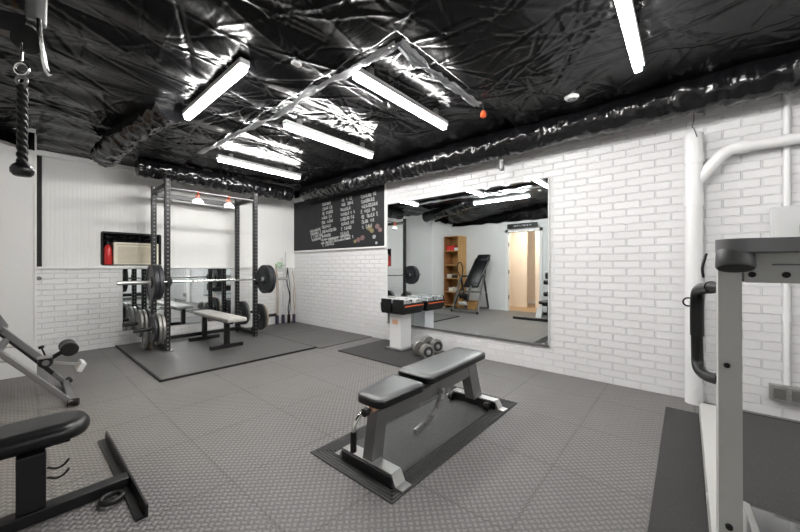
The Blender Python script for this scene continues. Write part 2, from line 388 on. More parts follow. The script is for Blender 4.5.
def crumple(bm, pts, r, seg=40, step=.016, amp=.016, pleat=.006, seed=0, sag=0, tear=0):
    """a duct wrapped in crinkled plastic"""
    P = smooth_path(pts, 12) if len(pts) > 2 else [Vector(pts[0]), Vector(pts[1])]
    Q = [P[0]]; acc = 0
    for a, b_ in zip(P, P[1:]):
        n = max(1, int((b_-a).length/step))
        for k in range(1, n+1): Q.append(a.lerp(b_, k/n))
    def rf(i, a):
        t = i*step; v = Vector((t*5+seed, math.cos(a)*1.3, math.sin(a)*1.3))
        n1 = 1-abs(noise.noise(v*1.6)); n2 = 1-abs(noise.noise(Vector((t*26+seed, math.cos(a)*2.2, math.sin(a)*2.2)))); n3 = noise.noise(Vector((t*1.1+seed, 3, 1)))
        n4 = 1-abs(noise.noise(Vector((t*9+seed, math.cos(a)*4.5, math.sin(a)*4.5+t*3))))
        n5 = 1-abs(noise.noise(Vector((t*13+seed*2, math.cos(a)*.8, math.sin(a)*.8))))
        return r*(1+.10*n3)+amp*.8*(n1-.6)+amp*.8*(n2-.7)+amp*.9*(n4-.75)+amp*1.9*(n5-.75)+pleat*.4*math.sin(t*60+5*noise.noise(v))
    return tube(bm, Q, r, seg, rf=rf)
d = obj('wrapped_duct', crumple(B(), [(3.49, YF+.05, 2.475), (3.49, 5.3, 2.465)], .135, seed=1), 'poly_duct', None, 'all')
tag(d, 'long duct wrapped in crinkled black plastic running above the brick wall with the mirror', 'duct')
d = obj('wrapped_duct', crumple(B(), [(1.05, 5.5, 2.45), (3.3, 5.5, 2.455)], .115, seed=9, amp=.02, pleat=.009), 'poly_duct', None, 'all')
tag(d, 'shiny pleated black duct running over the squat rack along the back wall', 'duct')
d = obj('wrapped_duct', crumple(B(), [(.92, 3.55, 2.56), (.80, 4.0, 2.50), (.70, 4.6, 2.42), (.66, 5.0, 2.38)], .115, seed=19), 'poly_duct', None, 'all')
tag(d, 'short drooping flexible duct in black plastic left of the squat rack', 'duct')
def drape(pts, z0, z1, seed, amp=.03):
    """a strip of sheeting hanging along pts from z1 down to z0"""
    P = [Vector((*p, 0)) for p in pts]; Q = [P[0]]
    for a, b_ in zip(P, P[1:]):
        n = int((b_-a).length/.03)
        for k in range(1, n+1): Q.append(a.lerp(b_, k/n))
    bm = B(); rows = []
    for j in range(9):
        t = j/8; row = []
        for i, q in enumerate(Q):
            d_ = (Q[min(i+1, len(Q)-1)]-Q[max(i-1, 0)]).normalized(); nrm = Vector((-d_.y, d_.x, 0))
            o_ = amp*(noise.noise(Vector((i*.25+seed, t*1.5, 0)))+.6*noise.noise(Vector((i*.8+seed, t*3, 5))))
            zb = z0+.035*noise.noise(Vector((i*.12+seed, 9, 0)))
            row.append(bm.verts.new(q+nrm*o_+Vector((0, 0, z1+(zb-z1)*t))))
        rows.append(row)
    for a, b_ in zip(rows, rows[1:]):
        for i in range(len(a)-1): bm.faces.new((a[i], a[i+1], b_[i+1], b_[i]))
    bmesh.ops.solidify(bm, geom=bm.faces[:], thickness=.003)
    return bm
struct('trim_5', drape([(XL+.05, YF+.05), (XL+.05, YL-.06)], 2.27, 2.62, 3), 'poly')
struct('trim_6', drape([(XL+.05, YL-.06), (.13, YL-.06)], 2.34, 2.50, 8), 'poly')
struct('trim_7', drape([(XR-.05, YF+.05), (XR-.05, YB-.1)], 2.50, 2.64, 30, .015), 'poly')
struct('trim_8', drape([(.16, YB-.12), (XR-.1, YB-.12)], 2.60, 2.66, 40, .015), 'poly')

def fold(pts, wd, seed):
    """crumpled bright ribbon of folded sheet edge"""
    Q = smooth_path(pts, 14); bm = B(); rows = []
    for i, q in enumerate(Q):
        d_ = (Q[min(i+1, len(Q)-1)]-Q[max(i-1, 0)]).normalized(); s, u = frame_of(d_)
        row = []
        for k in range(9):
            t = k/8-.5; w_ = wd*(.7+.6*noise.noise(Vector((i*.17, seed, 0))))
            row.append(bm.verts.new(q+s*t*w_+u*(.022*noise.noise(Vector((i*.5+seed, t*5, 0)))+.02*noise.noise(Vector((i*.2, t*9+seed, 3))))))
        rows.append(row)
    for a, b_ in zip(rows, rows[1:]):
        for i in range(8): bm.faces.new((a[i], a[i+1], b_[i+1], b_[i]))
    bmesh.ops.solidify(bm, geom=bm.faces[:], thickness=.003); return bm
o = obj('plastic_fold', fold([(1.56, 1.36, 2.52), (1.9, 1.37, 2.50), (2.25, 1.36, 2.51), (2.62, 1.37, 2.52)], .10, 2), 'lit_fold', None, 'all')
tag(o, 'crumpled fold of sheeting coloured bright for lamplight, beside the middle ceiling light nearest the camera', 'plastic fold')
o = obj('plastic_fold', fold([(1.57, 1.38, 2.52), (1.54, 1.8, 2.50), (1.53, 2.3, 2.51), (1.56, 2.8, 2.50), (1.53, 3.6, 2.53), (1.5, 4.6, 2.53)], .08, 7), 'lit_fold', None, 'all')
tag(o, 'long crinkled sheet edge coloured bright for lamplight, running past the ends of the three parallel ceiling lights', 'plastic fold')

# ---------------------------------------------------------------- ceiling lights
def batten(cx, cy, ax, label, L=1.18):
    t = thing('ceiling_light', label, 'light', (cx, cy, 2.52), 'strip lights on the ceiling')
    def bx(w0, z0, z1, l, bv=.0):
        if ax == 'x': return box(B(), cx-l/2, cx+l/2, cy-w0/2, cy+w0/2, z0, z1, bv)
        return box(B(), cx-w0/2, cx+w0/2, cy-l/2, cy+l/2, z0, z1, bv)
    obj('housing', bx(.07, 2.495, 2.535, L, .006), 'panelgrey', t)
    obj('diffuser', bx(.046, 2.455, 2.494, L-.02, .012), 'lamp', t)
    for s in (-1, 1):
        x, y = (cx+s*L*.36, cy) if ax == 'x' else (cx, cy+s*L*.36)
        obj('bracket', box(B(), x-.02, x+.02, y-.02, y+.02, 2.53, 2.60), 'steel_grey', t)
batten(2.15, 1.78, 'x', 'strip light between the two bright folds, nearest one to the wall mirror')
batten(2.28, 2.93, 'x', 'strip light in the middle of the three parallel ones receding to the rack')
batten(2.25, 4.47, 'x', 'strip light in front of the shiny duct above the squat rack')
batten(1.02, 2.86, 'y', 'single strip light turned crosswise on the left half of the ceiling')
batten(2.22, .25, 'x', 'strip light cut off by the top edge, above the right part of the brick wall')
batten(1.5, -1.3, 'x', 'added unseen strip light behind the camera near the front wall')  # unseen lamp added to brighten the room from behind the camera

# small ceiling fittings
t = thing('ceiling_tag', 'small white junction tag on the black ceiling between the strip lights', 'tag', (1.25, 2.0, 2.52))
obj('plate', box(B(), 1.22, 1.28, 1.99, 2.03, 2.495, 2.515, .003), 'white_plastic', t)
obj('stem', cyl(B(), (1.25, 2.01, 2.51), (1.25, 2.01, 2.58), .008), 'black', t)
t = thing('smoke_detector', 'small round pale smoke detector beside the long wrapped duct', 'smoke detector', (3.05, .73, 2.55))
obj('housing', rev(B(), (3.05, .73, 2.58), (0, 0, -1), [(0, .055), (.04, .055), (.055, .04)], 24), 'panelgrey', t, True)
obj('sensor_ring', torus(B(), (3.05, .73, 2.526), (0, 0, 1), .026, .004), 'black', t, True)
t = thing('junction_plug', 'orange wire connector hanging at the end of the bright fold', 'connector', (2.72, 1.37, 2.47))
obj('connector_cap', rev(B(), (2.72, 1.37, 2.51), (0, 0, -1), [(0, .012), (.02, .024), (.05, .026), (.06, .015)], 10), 'orange', t, True)
obj('wire', tube(B(), [(2.72, 1.37, 2.60), (2.70, 1.36, 2.54), (2.72, 1.37, 2.505)], .005, 6, 5), 'black', t, True)
t = thing('hanging_bracket', 'short dark metal pipe stub hanging below the wrapped duct above the mirror', 'bracket', (3.52, 1.55, 2.2))
obj('pipe_stub', cyl(B(), (3.52, 1.55, 2.19), (3.52, 1.55, 2.31), .028, bev=.004), 'steel_grey', t, True)
obj('strap', box(B(), 3.505, 3.535, 1.575, 1.585, 2.21, 2.36), 'black_steel', t)

# ---------------------------------------------------------------- right wall: mirror, chalkboard, pipes
t = thing('wall_mirror', 'large frameless mirror fixed to the white brick right wall', 'mirror', (XR, 2.29, .28))
obj('glass', box(B(), XR-.012, XR-.004, 1.12, 3.46, .285, 2.075), 'mirror', t)
obj('backing', box(B(), XR-.004, XR, 1.12, 3.46, .285, 2.075), 'edge', t)
obj('bottom_channel', box(B(), XR-.018, XR, 1.11, 3.47, .262, .287), 'steel_grey', t)
obj('side_edge', box(B(), XR-.016, XR, 1.105, 1.12, .28, 2.08), 'panelgrey', t)
t = thing('wall_mirror', 'low wide mirror on the back wall behind the squat rack', 'mirror', (1.74, YB, .2))
obj('glass', box(B(), 1.0, 2.48, YB-.014, YB-.004, .21, 1.09), 'mirror', t)
obj('backing', box(B(), 1.0, 2.48, YB-.004, YB, .21, 1.09), 'edge', t)

t = thing('chalkboard', 'black chalkboard wall covered in handwriting, in the corner left of the mirror', 'chalkboard', (XR, 4.8, 1.43))
obj('board', box(B(), XR-.012, XR, 3.52, YB-.02, 1.445, 2.42), 'chalkboard', t)
obj('ledge', box(B(), XR-.035, XR, 3.5, YB-.02, 1.415, 1.445, .004), 'paint', t)
obj('side_trim', box(B(), XR-.02, XR, 3.485, 3.52, 1.445, 2.46), 'paint', t)
def scribble(bm, y0, z0, wd, ht, seed, tilt=.06):
    """one line of looping handwriting on the board: toward smaller y is to the right in view"""
    rg = random.Random(seed); x = 0; pts = []
    while x < wd:
        for k in range(6):
            a = k/6*2*PI; pts.append((x+math.cos(a)*ht*.3+k*.004, math.sin(a)*ht*.5*rg.uniform(.5, 1.25)))
        x += ht*rg.uniform(.5, .95)
        if rg.random() < .18:
            ribbon(bm, y0, z0, pts, tilt); pts = []; x += ht*.6
    ribbon(bm, y0, z0, pts, tilt)
def ribbon(bm, y0, z0, pts, tilt, wd=.0075):
    if len(pts) < 2: return
    for (a, b_), (c, d_) in zip(pts, pts[1:]):
        p = Vector((XR-.0135, y0-a, z0+b_+a*tilt)); q = Vector((XR-.0135, y0-c, z0+d_+c*tilt)); dd = q-p
        if dd.length < 1e-4: continue
        n = Vector((1, 0, 0)).cross(dd).normalized()*wd/2
        vs = [bm.verts.new(v) for v in (p+n, q+n, q-n, p-n)]; bm.faces.new(vs)
cols = [(5.12, 2.27, .44, 10, .058), (4.58, 2.28, .42, 9, .058), (4.06, 2.27, .42, 7, .062)]
b = B(); sd = 1
for y0, z0, wd, n, ht in cols:
    for k in range(n):
        scribble(b, y0-random.uniform(0, .04), z0-k*.083, wd*random.uniform(.55, 1.0), ht, sd); sd += 1
for k in range(4): scribble(b, 5.50-.02*k, 1.80-k*.055, .34, .05, 80+k, .1)
for k in range(2): scribble(b, 5.15, 1.62-k*.06, .8, .03, 90+k)
obj('chalk_writing', b, 'chalk', t)
def doodle(yc, zc, R, m, seed):
    b = B(); rg = random.Random(seed); pts = []
    for k in range(60):
        a = k/60*2*PI*5; r_ = R*(.55+.45*math.cos(a*1.4+seed)); pts.append((math.cos(a)*r_*1.3, math.sin(a)*r_))
    ribbon(b, yc, zc, pts, 0, .005); return obj('chalk_doodle', b, m, t)
for k_, (y_, z_, R_, m_) in enumerate([(3.86, 1.75, .045, 'chalk_yellow'), (3.80, 1.70, .035, 'chalk_yellow'), (3.68, 1.76, .04, 'chalk_pink'), (3.62, 1.70, .035, 'chalk_pink'), (4.02, 1.60, .04, 'chalk_pink'), (4.12, 1.57, .04, 'chalk_pink'), (4.2, 1.55, .03, 'chalk_yellow'), (3.75, 1.60, .03, 'chalk'), (3.70, 1.50, .02, 'chalk')]): doodle(y_, z_, R_, m_, k_+1)


PX, PY = 3.655, -.045
t = thing('drain_pipe', 'thick white vertical drain pipe with an angled branch on the brick wall', 'pipe', (PX, PY, 0))
obj('riser', rev(B(), (PX, PY, 0), (0, 0, 1), [(0, .057), (1.62, .057), (1.62, .063), (1.72, .063), (1.72, .058), (1.97, .058), (1.97, .064), (2.05, .064), (2.05, .059), (2.21, .059), (2.22, .052)], 32), 'pvc', t, True)
obj('branch_elbow', tube(B(), [(PX, PY, 1.80), (PX, PY-.05, 1.86), (PX, PY-.115, 1.945), (PX, PY-.165, 2.005), (PX, PY-.22, 2.038), (PX, PY-.29, 2.045)], .045, 20, 6), 'pvc', t, True)
obj('branch_pipe', rev(B(), (PX, PY-.25, 2.045), (0, -1, -.015), [(0, .051), (.07, .050), (.07, .040), (1.7, .040)], 24), 'pvc', t, True)
obj('hook', tube(B(), [(PX-.06, PY-.02, 2.17), (PX-.07, PY, 2.24), (PX-.02, PY+.01, 2.27), (PX, PY, 2.33), (PX, PY, 2.4)], .004, 6, 5), 'steel_grey', t, True)
CX, CY = 3.712, -.56
t = thing('conduit', 'thin white vertical conduit on the brick wall at the far right', 'conduit', (CX, CY, .28))
obj('upper_tube', cyl(B(), (CX, CY, 1.56), (CX, CY, 2.5), .017), 'pvc', t, True)
obj('lower_tube', cyl(B(), (CX, CY, .25), (CX, CY, 1.22), .017), 'pvc', t, True)
obj('coupling', cyl(B(), (CX, CY, .72), (CX, CY, .78), .022), 'pvc', t, True)
t = thing('breaker_box', 'pale grey electrical panel box on the wall above the treadmill console', 'electrical box', (XR, -.62, 1.22))
obj('enclosure', box(B(), XR-.10, XR, -.84, -.475, 1.22, 1.56, .006), 'panelgrey', t)
obj('cover', box(B(), XR-.108, XR-.10, -.83, -.485, 1.23, 1.55, .003), 'panelgrey', t)
obj('switch', box(B(), XR-.118, XR-.108, -.645, -.605, 1.36, 1.42, .003), 'black', t)
t = thing('outlet_box', 'grey metal outlet box low on the brick wall at the foot of the conduit', 'outlet', (XR, -.57, .1))
obj('enclosure', box(B(), XR-.05, XR, -.66, -.47, .13, .245, .005), 'outlet', t)
for y in (-.61, -.52):
    s = obj('socket', box(B(), XR-.054, XR-.05, y-.03, y+.03, .15, .225, .004), 'iron_grey', t)

# ---------------------------------------------------------------- floor mats
def mat_box(name, label, x0, x1, y0, y1, m, th=.012, group=None):
    o = obj(name, box(B(), x0, x1, y0, y1, 0.0, th, .003), m); tag(o, label, 'mat', group); return o
t = thing('platform_mat', 'dark grey rubber platform mat with a black edge under the squat rack', 'mat', (1.8, 5, 0))
obj('surface', box(B(), .935, 2.70, 3.885, YB-.02, 0, .018, .002), 'rubber', t)
b = B(); box(b, .915, .935, 3.865, YB-.02, 0, .02, .002); box(b, .915, 2.72, 3.865, 3.885, 0, .02, .002)
obj('border', b, 'edge', t)
mat_box('rubber_mat', 'grey rubber floor mat filling the corner right of the squat rack platform', 2.725, XR-.01, 4.95, YB-.01, 'rubber')
mat_box('rubber_mat', 'grey rubber floor mat against the brick wall below the chalkboard', 2.725, XR-.01, 3.80, 4.94, 'rubber')
mat_box('rubber_mat', 'small black rubber mat under the adjustable dumbbells and their white stand', 2.80, XR-.02, 2.34, 3.51, 'rubber_dark')
t = thing('bench_mat', 'black textured rubber mat with grooved border under the adjustable bench', 'mat', (1.92, 1.38, 0))
obj('surface', box(B(), 1.16, 2.69, 1.05, 1.715, 0, .008, .002), 'rubber_black', t)
b = B()
for k in range(6):
    o_ = .012+k*.018
    for x0, x1, y0, y1 in ((1.16+o_, 1.17+o_, 1.05+o_, 1.715-o_), (2.68-o_, 2.69-o_, 1.05+o_, 1.715-o_), (1.16+o_, 2.69-o_, 1.05+o_, 1.06+o_), (1.16+o_, 2.69-o_, 1.705-o_, 1.715-o_)):
        box(b, x0, x1, y0, y1, .006, .0115)
obj('grooved_border', b, 'rubber_black', t)
mat_box('treadmill_mat', 'dark rubber mat under the treadmill along the right edge', .3, 3.385, -1.3, .125, 'rubber_dark', .01)

# ---------------------------------------------------------------- adjustable bench in the foreground
BY = 1.31
t = thing('weight_bench', 'silver-framed adjustable weight bench with black padding on the foreground mat', 'bench', (1.9, BY, 0.01))
def foot_bar(x, z0=.012):
    b = B(); h = .062; w_ = .075
    y0, y1 = 1.085, 1.55
    poly = [(x-w_/2, y0-.03, z0), (x-w_/2, y0-.03, z0+.006), (x-w_/2, y0+.012, z0+.008), (x-w_/2, y0+.042, z0+h), (x-w_/2, y1-.042, z0+h), (x-w_/2, y1-.012, z0+.008), (x-w_/2, y1+.03, z0+.006), (x-w_/2, y1+.03, z0)]
    return bev(prism(b, poly, (w_, 0, 0)), .003)
obj('foot_bar', foot_bar(1.275), 'silver', t); obj('foot_bar', foot_bar(2.47), 'silver', t)
obj('foot_panel', box(B(), 1.225, 1.236, 1.12, 1.50, .018, .068, .002), 'black_steel', t)
obj('foot_panel', box(B(), 2.42, 2.431, 1.12, 1.50, .018, .068, .002), 'black_steel', t)
obj('front_post', bev(prism(B(), [(1.245, BY-.036, .07), (1.33, BY-.036, .07), (1.375, BY-.036, .33), (1.29, BY-.036, .33)], (0, .072, 0)), .005), 'steel_grey', t)
obj('rear_post', bev(prism(B(), [(2.37, BY-.04, .07), (2.50, BY-.04, .07), (2.39, BY-.04, .37), (2.27, BY-.04, .37)], (0, .08, 0)), .005), 'steel_grey', t)
b = B(); beam(b, (1.29, BY, .285), (2.36, BY, .315), .075, .085, bev=.006)
obj('spine', b, 'steel_grey', t)
b = B(); box(b, 1.30, 1.60, BY-.035, BY+.035, .335, .368); box(b, 1.66, 2.34, BY-.03, BY+.03, .365, .40)
obj('pad_rail', b, 'black_steel', t)
def pad(x0, x1, w0, w1, zb, zt, tilt, m, base, name, n=16):
    """x0->x1 pad, half width w0 at x0 and w1 at x1; rounded plan corners; tilt = z rise over length"""
    def outline(sh, z_):
        pts = []
        r = max(.012, .05-sh*.8)
        cs = [(x0+sh, -w0+sh), (x1-sh, -w1+sh), (x1-sh, w1-sh), (x0+sh, w0-sh)]
        for i, c in enumerate(cs):
            p = Vector((*cs[i-1], 0)); c_ = Vector((*c, 0)); nx = Vector((*cs[(i+1) % 4], 0))
            a = c_+(p-c_).normalized()*r; d_ = c_+(nx-c_).normalized()*r
            for k in range(6):
                u = k/5; q = a*(1-u)**2+c_*2*u*(1-u)+d_*u*u; pts.append(Vector((q.x, BY+q.y, z_+tilt*(q.x-x0)/(x1-x0))))
        return pts
    def shell(layers, m, nm):
        b = B(); rings = [[b.verts.new(p) for p in outline(s, z)] for s, z in layers]; k = len(rings[0])
        for a, c in zip(rings, rings[1:]):
            for i in range(k): b.faces.new((a[i], a[(i+1) % k], c[(i+1) % k], c[i]))
        b.faces.new(rings[0][::-1]); b.faces.new(rings[-1]); return obj(nm, b, m, t, True)
    h = zt-zb
    shell([(.006, zb), (0, zb+.004), (0, zb+h*.62), (.004, zb+h*.66)], base, name+'_base')
    shell([(.003, zb+h*.66), (0, zb+h*.74), (.004, zt-.008), (.014, zt-.002), (.04, zt)], m, name+'_pad')
pad(1.245, 1.60, .10, .14, .365, .418, .018, 'vinyl_grey', 'vinyl', 'seat')
pad(1.635, 2.40, .14, .135, .400, .452, .012, 'vinyl_grey', 'vinyl', 'back')
b = B(); arc = [(1.89, BY-.055, .30), (1.875, BY-.055, .24), (1.82, BY-.055, .18), (1.72, BY-.055, .135), (1.60, BY-.055, .11)]
pp = smooth_path(arc, 6)
for a_, c_ in zip(pp, pp[1:]): beam(b, a_, c_+(c_-a_)*.15, .022, .036)
for q in pp[4::4]: cyl(b, (q.x, BY-.075, q.z+.012), (q.x, BY-.06, q.z+.012), .007, 10)
obj('angle_ladder', b, 'silver', t)
hd = obj('adjustment_handle', tube(B(), [(1.31, BY+.055, .31), (1.25, BY+.06, .30), (1.205, BY+.06, .25), (1.20, BY+.06, .14)], .011, 10, 6), 'chrome', t, True)
obj('grip', cyl(B(), (1.20, BY+.06, .115), (1.20, BY+.06, .225), .017, bev=.004), 'black', hd, True)
obj('lock_knob', rev(B(), (1.245, BY-.02, .35), (-1, 0, 0), [(0, .012), (.02, .012), (.02, .022), (.045, .022), (.05, .012)], 16), 'black', t, True)
kn = obj('lock_collar', cyl(B(), (1.30, BY-.02, .35), (1.252, BY-.02, .35), .018), 'label', t, True)
for y in (1.17, 1.49): obj('transport_wheel', cyl(B(), (2.385, y-.018, .042), (2.385, y+.018, .042), .030, bev=.004), 'black', t, True)
for y in (1.17, 1.49): obj('wheel_axle', beam(B(), (2.385, y+.025, .042), (2.43, y+.025, .042), .012, .03), 'silver', t)

# ---------------------------------------------------------------- squat rack
RX0, RX1, RY0, RY1, RZ = 1.30, 2.47, 5.15, 5.80, 2.28
G = .018
t = thing('squat_rack', 'tall black four-post power rack standing on the platform mat', 'power rack', (1.88, 5.47, G))
def upright(x, y):
    b = B(); box(b, x-.03, x+.03, y-.03, y+.03, G, RZ, .004)
    return obj('upright', b, 'holes', t)
for x in (RX0, RX1):
    for y in (RY0, RY1): upright(x, y)
for x in (RX0, RX1):
    obj('side_rail', box(B(), x-.03, x+.03, RY0+.03, RY1-.03, 2.16, 2.22, .003), 'black_steel', t)
    obj('base_rail', box(B(), x-.03, x+.03, RY0+.03, RY1-.03, .05, .11, .003), 'black_steel', t)
    obj('gusset', prism(B(), [(x-.004, RY0+.03, .11), (x-.004, RY0+.14, .11), (x-.004, RY0+.03, .24)], (.008, 0, 0)), 'black_steel', t)
    obj('gusset', prism(B(), [(x-.004, RY1-.03, .11), (x-.004, RY1-.14, .11), (x-.004, RY1-.03, .24)], (.008, 0, 0)), 'black_steel', t)
    for y in (RY0, RY1): obj('foot_plate', box(B(), x-.055, x+.055, y-.055, y+.055, G, G+.008), 'steel_grey', t)
obj('pull_up_bar', cyl(B(), (RX0+.03, RY0, 2.16), (RX1-.03, RY0, 2.16), .015), 'steel_grey', t, True)
obj('rear_crossmember', box(B(), RX0+.03, RX1-.03, RY1-.03, RY1+.03, 2.13, 2.20, .003), 'black_steel', t)
obj('rear_base_crossmember', box(B(), RX0+.03, RX1-.03, RY1-.025, RY1+.025, .05, .10, .003), 'black_steel', t)
for x in (RX0, RX1):
    b = B(); box(b, x-.034, x+.034, RY0-.04, RY0-.03, .87, .99); box(b, x-.022, x+.022, RY0-.12, RY0-.04, .895, .912); box(b, x-.022, x+.022, RY0-.125, RY0-.112, .895, .965)
    obj('bar_hook', b, 'black_steel', t)
PG = .33
pegs = []
for x, s in ((RX0, -1), (RX1, 1)):
    for y in (RY0, RY1):
        obj('storage_peg', rev(B(), (x+s*.03, y, PG), (s, 0, 0), [(0, .024), (.3, .024), (.3, .028), (.32, .028)], 16), 'black_steel', t, True)
def plate(x, y, z, R, th, m, label, group, axis=(1, 0, 0), hole=.026, spokes=0):
    th_ = th
    t_ = thing('weight_plate', label, 'weight plate', (x, y, z), group)
    b = B(); ax = Vector(axis); p = Vector((x, y, z))-ax*th/2
    pr = [(th*.25, hole), (0, hole+.012), (0, R*.30), (th*.22, R*.34), (th*.22, R*.82), (0, R*.87), (0, R-.006), (.006, R), (th-.006, R), (th, R-.006), (th, R*.87), (th*.78, R*.82), (th*.78, R*.34), (th, R*.30), (th, hole+.012), (th*.75, hole), (th*.25, hole)]
    rev(b, p, ax, pr, 40, caps=False); bmesh.ops.remove_doubles(b, verts=b.verts[:], dist=1e-5)
    obj('disc', b, m, t_, True)
    c = B(); rev(c, p+ax*(-.001), ax, [(0, hole-.002), (0, hole+.012), (th+.002, hole+.012), (th+.002, hole-.002), (0, hole-.002)], 24, caps=False)
    bmesh.ops.remove_doubles(c, verts=c.verts[:], dist=1e-5)
    obj('centre_ring', c, 'silver', t_, True); return t_
gp = 'weight plates stored on the squat rack'
for k, (dx, R, th, m, w_) in enumerate([(-.075, .20, .035, 'iron_grey', 'innermost worn grey plate'), (-.115, .205, .035, 'iron_grey', 'second worn grey plate'), (-.155, .17, .03, 'iron', 'outer small black plate')]):
    plate(RX0+dx, RY0, PG, R, th, m, w_+' on the front left peg of the rack', gp)
for k, (dx, R, th, m, w_) in enumerate([(-.075, .20, .035, 'iron', 'innermost black plate'), (-.12, .19, .035, 'iron_grey', 'middle grey plate'), (-.165, .19, .035, 'iron_grey', 'outer grey plate')]):
    plate(RX0+dx, RY1, PG, R, th, m, w_+' on the rear left peg of the rack', gp)
for k, (dx, R, th, m, w_) in enumerate([(.075, .21, .035, 'iron', 'dark inner plate'), (.112, .20, .03, 'iron_tan', 'tan outer plate')]):
    plate(RX1+dx, RY0, PG, R, th, m, w_+' on the front right peg of the rack', gp)
for k, (dx, R, th, m, w_) in enumerate([(-.08, .20, .035, 'iron', 'black plate'), (-.125, .19, .035, 'iron_grey', 'grey plate')]):
    pass
for k, (dx, R, th, m, w_) in enumerate([(.075, .20, .035, 'iron', 'inner black plate'), (.12, .20, .035, 'iron_grey', 'outer grey plate')]):
    plate(RX1+dx, RY1, PG, R, th, m, w_+' on the rear right peg of the rack', gp)
# plates leaning low by the front left upright
plate(RX0-.13, RY0+.28, G+.12, .115, .03, 'iron_tan', 'small tan plate standing on the platform mat between the left rack posts', gp)
plate(RX0-.17, RY0+.30, G+.12, .115, .03, 'iron_grey', 'small grey plate standing outermost on the platform mat between the left posts', gp)

BBY, BBZ = RY0-.08, .928
t = thing('barbell', 'long chrome barbell resting on the rack hooks', 'barbell', (1.88, BBY, BBZ))
obj('shaft', cyl(B(), (1.88-.66, BBY, BBZ), (1.88+.66, BBY, BBZ), .0145, 16), 'chrome', t, True)
for s in (-1, 1):
    obj('sleeve', rev(B(), (1.88+s*.655, BBY, BBZ), (s, 0, 0), [(0, .018), (0, .038), (.02, .038), (.02, .0245), (.44, .0245), (.44, .02), (.445, .02)], 20), 'silver', t, True)
gb = 'black plates loaded on the barbell'
plate(1.88-.705, BBY, BBZ, .225, .05, 'iron', 'large black plate on the left of the barbell, nearest the rack post', gb)
plate(1.88-.757, BBY, BBZ, .225, .05, 'iron', 'large black plate outermost on the left end of the barbell', gb)
plate(1.88+.705, BBY, BBZ, .225, .05, 'iron', 'large black plate on the right of the barbell, nearest the rack post', gb)
plate(1.88+.757, BBY, BBZ, .225, .05, 'iron', 'large black plate outermost on the right end of the barbell', gb)

for i, (x, ww) in enumerate(((1.66, 'left'), (2.07, 'right'))):
    t = thing('grip_handle', ww+' hand grip with orange strap and white half-round handle hanging from the pull-up bar', 'handle', (x, RY0, 2.16), 'hand grips on the pull-up bar')
    obj('strap', torus(B(), (x, RY0, 2.148), (1, 0, 0), .027, .007, 16, 6), 'orange', t, True)
    obj('carabiner', torus(B(), (x, RY0, 2.10), (0, 1, 0), .022, .006, 16, 6), 'orange', t, True)
    pr = [(x+.075*math.cos(a), RY0-.018, 2.0+.075*math.sin(a)) for a in (PI*k/14 for k in range(15))]
    obj('shell', bev(prism(B(), pr, (0, .036, 0)), .006), 'white_plastic', t)
    obj('hand_bar', cyl(B(), (x-.078, RY0, 1.992), (x+.078, RY0, 1.992), .014, 12, .003), 'steel_grey', t, True)

t = thing('flat_bench', 'small flat bench with worn pale top and black legs inside the rack', 'bench', (1.89, 5.05, G))
obj('seat_pad', box(B(), 1.765, 2.015, 4.42, 5.68, .40, .455, .018, seg=3), 'pad_grey', t, True)
obj('spine', box(B(), 1.865, 1.915, 4.60, 5.62, .355, .40, .003), 'black_steel', t)
for y in (4.76, 5.58):
    obj('leg', box(B(), 1.86, 1.92, y-.03, y+.03, G+.05, .36, .003), 'black_steel', t)
    obj('foot', box(B(), 1.68, 2.10, y-.03, y+.03, G, G+.05, .003), 'black_steel', t)

# ---------------------------------------------------------------- window unit and extinguisher in the wall opening
b = B()
box(b, NX0-.012, NX0+.012, YB-.015, YB+.36, NZ0, NZ1); box(b, NX1-.012, NX1+.012, YB-.015, YB+.36, NZ0, NZ1)
box(b, NX0, NX1, YB-.03, YB+.36, NZ1-.012, NZ1+.012); box(b, NX0, NX1, YB+.345, YB+.36, NZ0, NZ1); box(b, NX0, NX1, YB-.01, YB+.36, NZ0-.015, NZ0)
struct('window_1_recess', b, 'edge')
struct('window_1_sheeting', drape([(NX0+.02, YB+.0), (NX1-.02, YB+.0)], 1.46, 1.588, 55, .03), 'poly')
t = thing('air_conditioner', 'beige window air conditioner with a grille in the wall opening', 'air conditioner', (1.17, YB+.1, NZ0))
obj('case', box(B(), .895, 1.42, YB-.03, YB+.30, NZ0, 1.47, .01), 'beige', t)
b = B()
for k in range(14): box(b, .94, 1.38, YB-.034, YB-.028, 1.185+k*.0165, 1.193+k*.0165)
obj('grille', b, 'grille', t); obj('vent_slot', box(B(), .93, 1.38, YB-.033, YB-.029, 1.432, 1.445), 'grille', t)
t = thing('fire_extinguisher', 'red fire extinguisher standing left of the air conditioner', 'fire extinguisher', (.84, YB+.0, NZ0))
obj('cylinder', rev(B(), (.84, YB+.0, NZ0), (0, 0, 1), [(0, .04), (.01, .045), (.22, .045), (.26, .03), (.28, .015)], 20), 'red', t, True)
obj('valve', box(B(), .825, .855, YB-.02, YB+.02, NZ0+.275, NZ0+.315, .004), 'black', t)
obj('hose', tube(B(), [(.85, YB-.02, NZ0+.29), (.882, YB-.05, NZ0+.26), (.885, YB-.052, NZ0+.12)], .007, 8, 5), 'black', t, True)
t = thing('door_stop', 'small metal knob on the back wall below the brick ledge near the left wall', 'knob', (.19, YB, .98))
obj('stem', cyl(B(), (.19, YB, .98), (.19, YB-.05, .98), .01), 'steel_grey', t, True); obj('cap', cyl(B(), (.19, YB-.05, .98), (.19, YB-.075, .98), .024, bev=.005), 'steel_grey', t, True)

